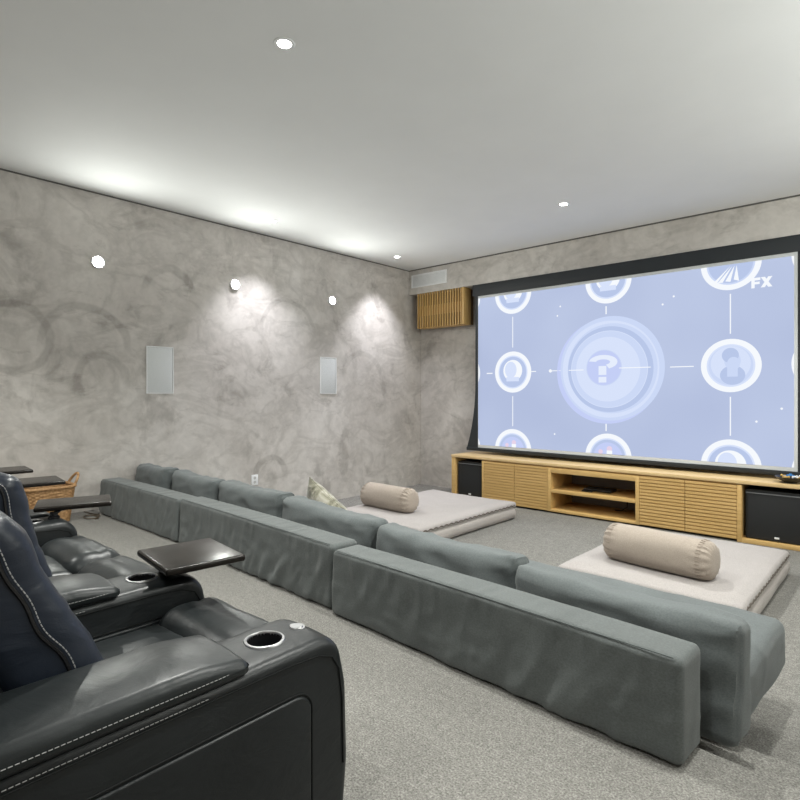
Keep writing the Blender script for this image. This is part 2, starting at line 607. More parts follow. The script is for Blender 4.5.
P_C, P_W = 205, 125
downlight(-2.62, 1.93, 'round ceiling downlight high over the recliners, nearest in the photo', P_C, 2.3)
downlight(-2.64, 5.53, 'round ceiling downlight nearest the top of the projection screen', P_C, 2.3)
downlight(-5.47, 6.03, 'round ceiling downlight in the far corner near the white air vent', P_W, 1.50, .9, col=COOL, aim=(-5.75, 6.05, .0))
downlight(-5.41, 3.82, 'small round ceiling downlight above the left plaster wall, midway along it', P_W, 1.50, .9, col=COOL, aim=(-5.70, 4.08, .0))
# unseen lamps: first read off the sofa shadow, the rest added as fill
downlight(-.50, 2.25, '', 150, 2.2, fixture=False)
downlight(-.2, 5.0, '', 105, 2.3, fixture=False)  # from here on, added fill without a known fitting
downlight(-.6, -.4, '', 85, 2.3, fixture=False)
downlight(-4.2, -.4, '', 230, 2.3, fixture=False)

lamp_em = emit('wall lamp glow', (1, .97, .90), 40)
WL = [(2.113, 'round glowing wall spotlight on the left wall, nearest the recliners'),
      (3.647, 'round glowing wall spotlight on the left wall, middle of the row of three'),
      (5.179, 'round glowing wall spotlight on the left wall, nearest the screen')]
for y, lab in WL:
    t = thing('wall_spotlight', lab, 'wall lamp', (XL, y, 2.46), 'left wall spotlights')
    mt = T(XL, y, 2.46, 0, PI / 2, 0)
    obj('lamp_housing', lathe([(.0, 0), (.062, 0), (.062, .03), (.058, .034), (.054, .034), (.054, .026), (0, .026)], 32, mt), white_p, t)
    obj('lamp_bulb', lathe([(0, .042), (.025, .040), (.046, .033), (.053, .027), (0, .027)], 32, mt), lamp_em, t, label='glowing white lamp')
for x, y in [(XL + .05, w[0]) for w in WL] + [(XR - .05, w[0]) for w in WL]:
    l = bpy.data.lights.new('wall_lamp', 'AREA')
    l.shape = 'DISK'; l.size = .08
    l.energy = 10 if x < 0 else 22
    l.color = (.97, 1.0, .94)
    o = bpy.data.objects.new('wall_lamp_light', l); link(o); o.location = (x, y, 2.46)
    o.rotation_euler = (0, -PI / 2 if x < 0 else PI / 2, 0)

# ------------------------------------------------------------------ left wall fittings
def wall_speaker(y0, y1, label):
    t = thing('wall_speaker', label, 'speaker', (XL, (y0 + y1) / 2, 1.155), 'white in-wall speakers')
    b = bmesh.new()
    for (a0, a1, c0, c1) in ((y0, y1, 1.155, 1.165), (y0, y1, 1.652, 1.662), (y0, y0 + .01, 1.165, 1.652), (y1 - .01, y1, 1.165, 1.652)):
        box(b, XL, XL + .012, a0, a1, c0, c1)
    obj('frame', b, white_p, t, smooth=False)
    obj('grille', bevbox(XL, XL + .009, y0 + .012, y1 - .012, 1.167, 1.650, .002), grille_m, t)

m, nt, b_ = mat_new('white speaker mesh')
b_.inputs['Roughness'].default_value = .6
v = N(nt, 'ShaderNodeTexVoronoi'); v.inputs['Scale'].default_value = 260
nt.links.new(objco(nt), v.inputs['Vector'])
r_ = ramp(nt, [(.12, (.40, .42, .42)), (.35, (.66, .68, .68))], v.outputs['Distance'])
nt.links.new(r_.outputs[0], b_.inputs['Base Color'])
grille_m = m
wall_speaker(2.598, 2.893, 'white rectangular in-wall speaker on the left wall, nearer the recliners')
wall_speaker(4.98, 5.275, 'white rectangular in-wall speaker on the left wall, nearer the screen corner')

t = thing('wall_outlet', 'small white power outlet plate low on the left wall', 'outlet', (XL, 3.93, .085))
obj('plate', bevbox(XL, XL + .008, 3.885, 3.98, .02, .15, .003), white_p, t)
b = bmesh.new()
for zc in (.06, .11):
    lathe([(0, .0095), (.018, .0095), (.02, .006)], 16, T(XL, 3.9325, zc, 0, PI / 2, 0), b)
obj('socket', b, plain('off white plastic', (.5, .5, .49), .4), t)

# ------------------------------------------------------------------ vent and slatted box on the screen wall
t = thing('air_vent', 'white air conditioning grille on the beam, in the far left corner', 'vent', (-5.53, 6.85, 2.86))
b = bmesh.new()
x0, x1, z0, z1 = -5.885, -5.176, 2.86, 3.065
for (a0, a1, c0, c1) in ((x0, x1, z0, z0 + .02), (x0, x1, z1 - .02, z1), (x0, x0 + .02, z0 + .02, z1 - .02), (x1 - .02, x1, z0 + .02, z1 - .02)):
    box(b, a0, a1, 6.832, 6.85, c0, c1)
obj('frame', b, white_p, t, smooth=False)
b = bmesh.new()
for k in range(9):
    zc = z0 + .03 + k * .018
    rbox((x1 - x0 - .04, .012, .004), .0015, .4, 2, mat=T((x0 + x1) / 2, 6.841, zc, 1.2), bm=b)
obj('louvres', b, white_p, t)
obj('backing', box(bmesh.new(), x0 + .02, x1 - .02, 6.847, 6.85, z0 + .02, z1 - .02), plain('pale grey vent backing', (.68, .69, .69), .7), t, smooth=False)

t = thing('slatted_cover', 'oak slatted cover box under the air vent, left of the screen', 'cover', (-5.32, 7.0, 2.2))
x0, x1, z0, z1 = -5.775, -4.86, 2.200, 2.755
b = bmesh.new()
ns = 18
for k in range(ns):
    xc = x0 + .012 + (x1 - .07 - x0) * k / (ns - 1)
    box(b, xc - .0075, xc + .0075, 6.852, 6.885, z0, z1)
obj('slats', b, oak_v, t, smooth=False)
obj('side_panel', bevbox(x1 - .035, x1, 6.85, 7.03, z0, z1, .002), oak_v, t)
obj('back_rail', box(bmesh.new(), x0, x1 - .035, 6.886, 6.90, 2.40, 2.555), oak_light, t, smooth=False)
obj('bottom_panel', box(bmesh.new(), x0, x1 - .035, 6.886, 7.03, z0, z0 + .015), oak, t, smooth=False)
obj('inner_panel', box(bmesh.new(), x0, x1 - .035, 7.01, 7.15, z0 + .015, z1), plain('dark oak back', (.16, .09, .035), .7), t, smooth=False)

# ------------------------------------------------------------------ projector screen
t = thing('projection_screen', 'large black-bordered projection screen showing a pale blue picture of round portraits', 'screen', (-2.69, 6.86, .33))
SX0, SX1 = -4.61, -.765
obj('housing', bevbox(-4.70, -.675, 6.84, 6.96, 2.585, 2.755, .006), frame_black, t)
b = bmesh.new()
# side borders flare out at the bottom where the tension cord pulls
def side_border(xs, sgn):
    n = 14
    A, Bv = [], []
    for k in range(n + 1):
        f = k / n
        z = 2.59 - f * (2.59 - .355)
        out = .045 + .15 * max(0, (f - .55) / .45) ** 2.2
        inn = 0.0
        A.append((xs + sgn * out, z)); Bv.append((xs - sgn * inn, z))
    pts = A + Bv[::-1]
    f0 = [b.verts.new((x, 6.853, z)) for x, z in pts]
    f1 = [b.verts.new((x, 6.861, z)) for x, z in pts]
    m = len(pts)
    for k in range(n):
        b.faces.new((f0[k], f0[k + 1], f0[m - 2 - k], f0[m - 1 - k]))
        b.faces.new((f1[k], f1[m - 1 - k], f1[m - 2 - k], f1[k + 1]))
    for k in range(m):
        b.faces.new((f0[k], f1[k], f1[(k + 1) % m], f0[(k + 1) % m]))
side_border(SX0, -1)
obj('side_border', b, frame_black, t, smooth=False)
b = bmesh.new()
side_border(SX1, 1)
obj('side_border', b, frame_black, t, smooth=False)
obj('bottom_bar', bevbox(-4.80, -.58, 6.83, 6.87, .318, .366, .004), frame_black, t)
obj('screen_fabric', box(bmesh.new(), SX0, SX1, 6.8545, 6.861, .36, 2.59), plain('white screen fabric', (.62, .64, .65), .8, var=.01), t, smooth=False)

# the projected picture: flat shapes on the screen plane, one mesh
bgm, nt, bb = mat_new('projected blue backdrop')
bb.inputs['Base Color'].default_value = (0, 0, 0, 1); bb.inputs['Specular IOR Level'].default_value = 0
nn = noise_n(nt, objco(nt), .55, 2)
rr = ramp(nt, [(.36, (.46, .53, .74)), (.62, (.52, .595, .80))], nn.outputs['Fac'])
nt.links.new(rr.outputs[0], bb.inputs['Emission Color']); bb.inputs['Emission Strength'].default_value = .735
PIC = [bgm,
       emit('projected white', (.93, .96, 1.0)), emit('projected pale blue', (.61, .70, .93)),
       emit('projected lavender', (.56, .63, .93)), emit('projected mid blue', (.49, .58, .82)),
       emit('projected light', (.69, .77, .97)), emit('projected grey blue', (.40, .48, .68)),
       emit('projected pink', (.80, .66, .82)), emit('projected soft white', (.80, .86, .99))]
b = bmesh.new()
PX0, PX1, PZ0, PZ1 = SX0 + .004, SX1 - .03, .405, 2.548
LAY = [6.8535]
def layer(k): return 6.8538 - .0006 * k
def clip_poly(pts):
    def clip(P, inside, inter):
        out = []
        for i in range(len(P)):
            a, c = P[i - 1], P[i]
            if inside(c):
                if not inside(a): out.append(inter(a, c))
                out.append(c)
            elif inside(a): out.append(inter(a, c))
        return out
    def ix(v): return lambda a, c: (v, a[1] + (c[1] - a[1]) * (v - a[0]) / (c[0] - a[0]))
    def iz(v): return lambda a, c: (a[0] + (c[0] - a[0]) * (v - a[1]) / (c[1] - a[1]), v)
    P = pts
    for ins, it in ((lambda p: p[0] >= PX0, ix(PX0)), (lambda p: p[0] <= PX1, ix(PX1)), (lambda p: p[1] >= PZ0, iz(PZ0)), (lambda p: p[1] <= PZ1, iz(PZ1))):
        if P: P = clip(P, ins, it)
    return P
def poly(pts, mi, k):
    P = clip_poly(pts)
    if len(P) < 3: return
    f = b.faces.new([b.verts.new((x, layer(k), z)) for x, z in P])
    f.material_index = mi
def disc(cx, cz, r, mi, k, n=48, sx=1.0):
    poly([(cx + r * sx * math.cos(2 * PI * i / n), cz + r * math.sin(2 * PI * i / n)) for i in range(n)], mi, k)
def bar(x0, x1, z0, z1, mi, k):
    poly([(x0, z0), (x1, z0), (x1, z1), (x0, z1)], mi, k)
bar(PX0, PX1, PZ0, PZ1, 0, 0)
def portrait(cx, cz, r, kind):
    disc(cx, cz, r, 1, 2)
    disc(cx, cz, r * .80, 5 if kind != 3 else 2, 3)
    disc(cx, cz, r * .74, 4 if kind in (0, 2, 3) else 2, 4)
    if kind == 0:      # figure seen close, pale face
        disc(cx, cz + .02, r * .52, 1, 5); disc(cx - .03, cz + .03, r * .40, 5, 6, sx=.8); bar(cx - .1, cx + .1, cz - .13, cz - .07, 5, 6)
    elif kind == 1:    # head and shoulders
        disc(cx, cz + .02, r * .66, 5, 5); disc(cx + .02, cz - r * .36, r * .36, 4, 6, sx=1.15); bar(cx - .03, cx + .07, cz - .12, cz, 2, 7)
        disc(cx + .02, cz + .05, r * .33, 2, 8, sx=.82); disc(cx + .0, cz + .11, r * .28, 4, 9, sx=1.0); disc(cx + .03, cz + .02, r * .25, 2, 10, sx=.85)
    elif kind == 2:    # standing figure in the distance
        disc(cx, cz, r * .62, 3, 5); disc(cx + .02, cz + .10, r * .12, 7, 6); bar(cx - .015, cx + .055, cz - .02, cz + .08, 1, 7); disc(cx - .09, cz + .06, r * .10, 7, 8)
    elif kind == 3:    # folded cloth shapes
        for q in range(4):
            a = 2.6 + q * .35
            poly([(cx + .02 * q, cz - .03), (cx + .23 * math.cos(a + 1.2), cz - .21 + .01 * q), (cx + .23 * math.cos(a + 1.2) + .05, cz - .20)], 1, 5 + q)
for cx in (-4.03, -2.69, -1.36):
    for cz in (2.56, 1.457, .372):
        if cx == -2.69 and cz == 1.457: continue
        kind = {(-4.03, 2.56): 0, (-2.69, 2.56): 0, (-1.36, 2.56): 3, (-4.03, 1.457): 0, (-1.36, 1.457): 1, (-4.03, .372): 2, (-2.69, .372): 2, (-1.36, .372): 0}[(cx, cz)]
        portrait(cx, cz, .288, kind)
for cx in (-4.86, -.53):
    for cz in (2.56, 1.457, .372):
        disc(cx, cz, .288, 1, 2)
# thin joining lines
for cx in (-4.03, -1.36):
    bar(cx - .006, cx + .006, 1.80, 2.23, 1, 2); bar(cx - .006, cx + .006, .70, 1.12, 1, 2)
bar(-2.72, -2.705, 2.14, 2.24, 1, 2); bar(-2.72, -2.705, .69, .78, 1, 2)
bar(-4.46, -4.36, 1.44, 1.455, 1, 2); bar(-3.74, -3.67, 1.45, 1.462, 1, 2)
bar(-3.48, -3.30, 1.452, 1.462, 1, 2); disc(-3.46, 1.457, .022, 1, 3)
bar(-1.97, -1.72, 1.455, 1.466, 1, 2)
for sx_, sz_ in ((-3.36, 2.18), (-2.05, 2.19), (-1.93, 2.27), (-3.4, .62), (-1.12, .86), (-.9, 1.0), (-3.32, 2.3)):
    disc(sx_, sz_, .012, 1, 2, 8)
# the large centre dial
cx, cz = -2.69, 1.457
disc(cx - .02, cz - .02, .655, 3, 2, 72)
disc(cx + .02, cz + .01, .645, 2, 3, 72)
disc(cx + .005, cz, .60, 5, 4, 72)
disc(cx + .03, cz + .01, .555, 2, 5, 72)
disc(cx + .01, cz, .53, 4, 6, 72)
disc(cx + .0, cz, .478, 5, 7, 72)
disc(cx + .0, cz, .47, 2, 8, 72)
disc(cx - .01, cz, .40, 5, 9, 72)
disc(cx - .05, cz + .02, .225, 2, 10, 48)
disc(cx - .05, cz + .02, .215, 3, 11, 48)
bar(-3.2, -3.0, 1.452, 1.462, 1, 12); bar(-2.55, -2.18, 1.462, 1.472, 1, 12)
# question mark
def qm(cx, cz, s, mi, k):
    pts_o, pts_i = [], []
    for i in range(15):
        a = math.radians(170 - 235 * i / 14)
        pts_o.append((cx + 1.25 * s * math.cos(a), cz + .62 * s * math.sin(a) + .55 * s))
        pts_i.append((cx + .62 * s * math.cos(a), cz + .24 * s * math.sin(a) + .55 * s))
    for i in range(14):
        poly([pts_o[i], pts_o[i + 1], pts_i[i + 1], pts_i[i]], mi, k)
    bar(cx - .38 * s, cx + .30 * s, cz - .55 * s, cz + .22 * s, mi, k)
    bar(cx - .38 * s, cx + .30 * s, cz - 1.2 * s, cz - .72 * s, mi, k)
qm(cx - .06, cz + .01, .145, 8, 13)
# channel letters at the top right
def letters(x, z, h, mi, k):
    w = h * .75
    bar(x, x + .28 * h, z, z + h, mi, k); bar(x + .28 * h, x + w, z + .74 * h, z + h, mi, k); bar(x + .28 * h, x + w * .93, z + .36 * h, z + .60 * h, mi, k)
    x += w * 1.04
    poly([(x, z + h), (x + .34 * h, z + h), (x + .95 * h, z), (x + .61 * h, z)], mi, k)
    poly([(x + .61 * h, z + h), (x + .95 * h, z + h), (x + .34 * h, z), (x, z)], mi, k + 1)
letters(-1.165, 2.262, .108, 1, 14)
obj('projected_picture', b, PIC, t, smooth=False, label='pale blue picture with white-ringed portraits, a question mark and FX letters')

# ------------------------------------------------------------------ media console
t = thing('media_console', 'long low oak media console with slatted doors under the screen', 'cabinet', (-2.725, 6.82, ZL))
YCF, YCB = 6.5, 7.13
def mirror(x): return -5.515 - x
CXE = -.54
obj('top', bevbox(-4.835, CXE + .005, YCF - .005, YCB, .240, .276, .003), oak_light, t)
for xa in (-4.83, CXE - .065):
    obj('end_panel', bevbox(xa, xa + .065, YCF, YCB, ZL + .001, .240, .002), oak, t)
for xa in (-4.31, -1.232):
    obj('divider', bevbox(xa, xa + (.035 if xa < -3 else .042), YCF, YCB, ZL + .001, .228, .002), oak, t)
for xa, xb in ((-4.765, -4.31), (-1.19, CXE - .065)):
    obj('base_panel', bevbox(xa, xb, YCF, YCB, ZL + .001, ZL + .045, .002), oak, t)
obj('plinth', box(bmesh.new(), -4.27, mirror(-4.27), YCF + .05, YCF + .07, ZL + .001, ZL + .03), black_matte, t, smooth=False)
obj('rail', bevbox(-4.27, mirror(-4.27), YCF + .03, YCF + .05, .215, .236, .001), oak, t)
def slat_door(x0, x1):
    b = bmesh.new()
    z0, z1 = ZL + .022, .222
    box(b, x0, x1, YCF + .013, YCF + .028, z0, z1)
    n = 15
    for k in range(n):
        za = z0 + (z1 - z0) * k / n
        box(b, x0, x1, YCF - .002, YCF + .013, za + .010, za + (z1 - z0) / n)
    return obj('slatted_door', b, oak, t, smooth=False)
for xa, xb in ((-4.272, -3.802), (-3.796, -3.322)):
    slat_door(xa, xb)
for xa, xb in ((-2.192, -1.722), (-1.716, -1.234)):
    slat_door(xa, xb)
# open shelf unit
for xa, xb in ((-3.32, -3.278), (mirror(-3.278), mirror(-3.32))):
    obj('shelf_side', bevbox(xa, xb, YCF - .003, YCB, ZL + .022, .222, .002), oak, t)
obj('shelf_top', bevbox(-3.278, mirror(-3.278), YCF - .003, YCB, .158, .222, .002), oak, t)
obj('shelf', bevbox(-3.278, mirror(-3.278), YCF - .001, YCB, -.092, -.052, .002), oak, t)
obj('shelf_bottom', bevbox(-3.278, mirror(-3.278), YCF - .003, YCB, ZL + .022, -.300, .002), oak, t)
obj('back_panel', box(bmesh.new(), -3.278, mirror(-3.278), YCB - .02, YCB - .01, -.300, .158), plain('grey back panel', (.19, .175, .165), .8), t, smooth=False)

def subwoofer(xc, label, hw=.205):
    s = thing('subwoofer', label, 'speaker', (xc, 6.75, ZL + .045), 'subwoofers in the console')
    obj('cabinet_body', bevbox(xc - hw - .01, xc + hw + .01, 6.56, 7.0, ZL + .046, .185, .006), sub_m, s)
    obj('front_grille', bevbox(xc - hw, xc + hw, 6.535, 6.56, ZL + .052, .150, .008, 3), black_matte, s)
    b = bmesh.new()
    bevbox(xc - hw - .002, xc + hw + .002, 6.533, 6.56, .151, .160, .003, bm=b)
    obj('edge_strip', b, grey_edge, s)
    obj('badge', rbox((.04, .006, .018), .004, .02, 2, mat=T(xc, 6.534, ZL + .085)), white_p, s, label='small pale badge')
subwoofer(-4.535, 'black subwoofer in the console end closest to the plaster corner')
subwoofer(-.897, 'black subwoofer in the console end under the small dish of sweets', .262)

t = thing('media_player', 'flat black media player on the open console shelf', 'electronics', (-2.76, 6.78, -.052))
b = rbox((.34, .20, .032), .008, .1, 2, mat=T(-2.76, 6.78, -.034))
obj('case', b, black_gloss, t)
obj('wing', rbox((.13, .11, .018), .008, .1, 2, mat=T(-2.86, 6.655, -.041, 0, 0, .15)), black_gloss, t)
tag(obj('power_cable', tube([(-2.52, 7.08, -.105), (-2.53, 7.06, -.16), (-2.515, 7.02, -.255), (-2.56, 6.95, -.2935), (-2.63, 6.93, -.2935)], .006, 8), black_gloss, loc=(-2.53, 7.0, -.3)),
    'thin black cable hanging into the lower console shelf', 'cable')

# snack bowl and wrapped sweets at the right end of the console
bx, by, bz = -.80, 6.64, .277
t = thing('serving_dish', 'small black dish of sweets on the right end of the console', 'dish', (bx, by, bz))
obj('dish', lathe([(0, .004), (.05, .004), (.10, .03), (.125, .055), (.132, .058), (.128, .062), (.118, .056), (.095, .036), (.05, .014), (0, .012)], 36, T(bx, by, bz)), black_gloss, t)
obj('foot_ring', lathe([(.045, 0), (.055, 0), (.055, .008), (.045, .008)], 32, T(bx, by, bz), closed=True), black_gloss, t)
cols = [plain('blue sweet wrapper', (.03, .18, .50), .3), plain('golden sweet wrapper', (.62, .40, .10), .3), plain('white sweet wrapper', (.7, .7, .7), .3)]
names = ['blue', 'gold', 'white']
for k in range(8):
    a = k * 2.62; rr = .02 + .075 * ((k % 3) / 2.0)
    px_, py_ = bx + rr * math.cos(a), by + rr * math.sin(a)
    zz = bz + .045 + (.022 if rr < .04 else .012) + (.012 if rr > .08 else 0)
    c = k % 3
    b = bmesh.new()
    mt = T(px_, py_, zz, .3 * math.sin(k), .4 * math.cos(k * 2), a)
    tube([mt @ Vector((x, 0, 0)) for x in (-.036, -.03, -.02, -.014, 0, .014, .02, .03, .036)], .014, 10, bm=b,
         taper=lambda f: [1.0, .75, .3, .8, 1.0, .8, .3, .75, 1.0][int(round(f * 8))])
    tag(obj('wrapped_sweet', b, cols[c], loc=(px_, py_, zz)), names[c] + ' wrapped sweet in the small black dish on the console', 'sweet', names[c] + ' sweets in the dish')

# ------------------------------------------------------------------ sofa
def fold(p, s, dirx=1.0, sc=1.0):
    """diagonal cloth folds"""
    q = Vector((p.x * 2.2 * sc + dirx * p.z * 3.2 + s, p.y * 1.6 + s * .37, p.z * 1.3 - p.x * .5 + s * 1.7))
    n = noise.noise(q * 1.35)
    r1 = (1 - abs(n)) ** 4
    n2 = noise.noise(Vector((p.x * 6 + p.z * 7 + s, p.y * 5, p.z * 4 - s)))
    return r1, n2

def crumple(p, s):
    q = Vector((p.x * 5 + p.z * 4 + s, p.y * 5, p.z * 9 - p.x * 3))
    v = noise.noise(q)
    q2 = Vector((p.x * 13 - p.z * 6 - s, p.y * 10, p.z * 17 + p.x * 5))
    return (1 - abs(v)) ** 6 + .4 * noise.noise(q2)

# seat modules (three), each a base with one long seat cushion
SEATS = [(-5.93, -4.14, 'grey linen sofa seat section against the left wall'),
         (-4.13, -2.24, 'grey linen sofa seat section in the middle of the row'),
         (-2.23, -.40, 'grey linen sofa seat section at the open right end')]
for SI, (x0, x1, lab) in enumerate(SEATS):
    t = thing('sofa_section', lab, 'sofa', ((x0 + x1) / 2, 2.75, ZL), 'sofa seat sections')
    seed = x0
    w = x1 - x0 - .03
    def nf(p, n, s=seed):
        a, c = fold(p, s, .3)
        return .012 * a + .006 * c
    def fn(p, w=w):
        u = p.x / (w / 2); v_ = p.y / .40
        if p.z > 0: p.z += .012 * (1 - u ** 6) * (1 - v_ * v_ * .8)
        return p
    obj('seat_cushion', rbox((w, (.70, .70, .76)[SI], .215), .042, .04, 4, fn, nf=nf, mat=T((x0 + x1) / 2, (2.825, 2.825, 2.785)[SI] - .05 * ((x0 + x1) / 2 + 1.3), -.008 - (.15 if SI < 2 else 0), 0, 0, -.05)), sofa_f2, t)
    obj('base', rbox((w - .5, .30, (.075, .075, .225)[SI]), .02, .2, 2, mat=T((x0 + x1) / 2 - .05, 2.76 - .05 * ((x0 + x1) / 2 + 1.3), ZL + (.04, .04, .115)[SI], 0, 0, -.05)), dark_lining, t)
    pts = []

# long slip-covered back bolsters standing on the platform edge
BOL = [(-5.73, -4.14, 'grey slipcovered sofa back bolster nearest the left wall'),
       (-4.13, -2.235, 'grey slipcovered sofa back bolster in the middle of the row'),
       (-2.225, -.480, 'grey slipcovered sofa back bolster at the near right end')]
for i, (x0, x1, lab) in enumerate(BOL):
    yc, rz = ((2.155, -.005), (2.105, -.052), (1.985, -.056))[i]
    MB = T((x0 + x1) / 2, yc, .170, 0, 0, rz)
    t = thing('sofa_back_bolster', lab, 'sofa back', ((x0 + x1) / 2, yc, 0), 'slipcovered back bolsters')
    w = x1 - x0 - .012
    s = 3.1 * i + .7
    rise = (.0, .012, .0)[i]
    def fn(p, w=w, rise=rise):
        f = (p.z + .17) / .34
        p.y -= .012 * (1 - f)
        p.z += rise * max(0, p.z) / .17
        if p.z > 0:
            p.z -= .012 * (1 - (1 - (2 * p.x / w) ** 2)) * .5
        return p
    def nf(p, n, s=s, w=w):
        a, c = fold(p, s, -1.0)
        lo = smoothstep(.17, -.13, p.z)
        side = 1.0 if n.y < -.4 else .45
        sag = .003 * noise.noise(Vector((p.x * 1.3 + s, 0, p.z * 2)))
        edge = 0.0 if n.z < -.5 else (1.0 if abs(n.z) < .5 else .30)
        # hanging diagonal folds
        c_ = .86 * p.x - .50 * p.z
        l_ = .50 * p.x + .86 * p.z
        wv = noise.noise(Vector((c_ * 2 + s, l_ * 2, s)))
        v1 = noise.noise(Vector((c_ * 7.5 + .5 * wv + s, l_ * 1.3, s * .3)))
        v2 = noise.noise(Vector((c_ * 17 + s, l_ * 3.0 + .6 * wv, s)))
        patch = smoothstep(-.20, .30, noise.noise(Vector((p.x * 1.5 + s * 2, 0, p.z * 1.2))))
        folds = .016 * (1 - abs(v1)) ** 5 * patch + (.011, .011, .007)[i] * (1 - abs(v2)) ** 4 * (.3 + .7 * patch)
        base_k = 1 - .5 * smoothstep(-.12, -.165, p.z)
        return (folds * side * (.25 + .75 * lo) * base_k + .003 * c * side + sag + .0045 * crumple(p, s) * side * (.3 + .7 * lo)) * edge
    obj('slipcover', rbox((w, .185, .335), .026, .018, 3, fn, nf=nf, mat=MB), sofa_f, t)
    # seam running along the top front edge
    pth = [MB @ Vector((-w / 2 + .03 + (w - .06) * k / 30, -.087, .161 + rise)) for k in range(31)]
    obj('seam', tube(pth, .0016, 6), seam_f, t)

# loose back cushions
CB = [(-5.925, -5.16), (-5.14, -4.31), (-4.29, -3.345), (-3.325, -2.32), (-2.30, -1.33), (-1.31, -.39)]
CY = [2.43, 2.43, 2.42, 2.355, 2.285, 2.165]
CZ = [.415, .405, .40, .385, .362, .352]
CB0 = [0, 0, 0, 0, 0, -.05]
CL = ['grey sofa back cushion first from the left wall', 'grey sofa back cushion second from the left wall',
      'grey sofa back cushion third from the left wall', 'grey sofa back cushion just behind the green velvet pillow',
      'grey sofa back cushion second from the open right end', 'grey sofa back cushion at the open right end, standing clear of its bolster']
TILT = [-.02, .012, -.012, .012, -.004, .0]
for i, ((x0, x1), lab) in enumerate(zip(CB, CL)):
    t = thing('sofa_back_cushion', lab, 'cushion', ((x0 + x1) / 2, CY[i] + .09, 0), 'loose sofa back cushions')
    w = x1 - x0
    s = 5.7 * i + 11.3
    h = CZ[i] - CB0[i]
    def shp(p, w=w, h=h):
        u = p.x / (w / 2); v_ = p.z / (h / 2)
        p.y *= (1 + .18 * (1 - u ** 4) * (1 - v_ * v_)) * (1 - .30 * abs(u) ** 9 * (v_ > -.2))
        if p.z > 0: p.z += -.006 * math.cos(u * PI) + .012 * abs(u) ** 14
        return p
    def nf(p, n, s=s, w=w):
        a, c = fold(p, s, .6)
        e = smoothstep(w * .5 - .16, w * .5, abs(p.x))
        pin = .010 * e * noise.noise(Vector((p.z * 22 + p.y * 10, s, p.x * 3)))
        return (.008 * a + .003 * c + .004 * crumple(p, s) + .005 * (1 - abs(noise.noise(Vector((p.x * 3 + p.z * 4 + s, p.y * 3, p.z * 11 - p.x * 2))))) ** 5 + pin) * (1 if abs(n.x) < .7 else .2)
    mt = T((x0 + x1) / 2, CY[i] + .095, h / 2 + .002 + CB0[i], -.05, TILT[i], -.07 if i < 5 else -.085)
    c = obj('cushion_cover', rbox((w, .178, h), .046, .026, 4, shp, nf=nf, mat=mt), sofa_f2, t)
    # piping around the rear face
    b = bmesh.new()
    rp = round_poly([(-w / 2 + .012, -h / 2 + .012, .04), (w / 2 - .012, -h / 2 + .012, .04), (w / 2 - .012, h / 2 - .012, .04), (-w / 2 + .012, h / 2 - .012, .04)], 5)
    rp = dense(rp, .05)
    pts = []
    for q in rp:
        v_ = Vector((q.x, -.062, q.y)); v_ = shp(v_)
        pts.append(mt @ v_)
    tube(pts, .006, 6, True, b)
    obj('piping', b, seam_f, t)

# velvet throw pillow on the seat
t = thing('throw_pillow', 'mottled green velvet throw pillow leaning on the sofa beside the left mattress', 'pillow', (-3.0, 2.62, .14))
def pil(p):
    a = .21
    u, v_ = p.x / a, p.z / a
    k = max(.04, (1 - min(1, abs(u)) ** 3)) ** .5 * max(.04, (1 - min(1, abs(v_)) ** 3)) ** .5
    p.y *= k
    g = 1 + .07 * (abs(u * v_)) ** 1.5
    p.x *= g; p.z *= g
    return p
_b = Vector((.85, .10, -.50)).normalized()
_a = Vector((-.47, .30, -.83)); _a = (_a - _b * _a.dot(_b)).normalized()
_c = Vector((-3.28, 2.66, .50)) + .205 * _b + .205 * _a
_y = (-_a).cross(_b)
pm = Matrix(((_b.x, _y.x, -_a.x, _c.x), (_b.y, _y.y, -_a.y, _c.y), (_b.z, _y.z, -_a.z, _c.z), (0, 0, 0, 1)))
obj('pillow_cover', rbox((.42, .17, .42), .02, .025, 2, pil, nf=lambda p, n: .004 * noise.noise(p * 14), mat=pm), velvet, t)
b = bmesh.new()
e = [pm @ pil(Vector((x, 0, z))) for x, z in [(-.21 + .42 * k / 10, .21) for k in range(10)] + [(.21, .21 - .42 * k / 10) for k in range(10)] + [(.21 - .42 * k / 10, -.21) for k in range(10)] + [(-.21, -.21 + .42 * k / 10) for k in range(10)]]
obj('edge_seam', tube(e, .004, 6, True, b), velvet, t)

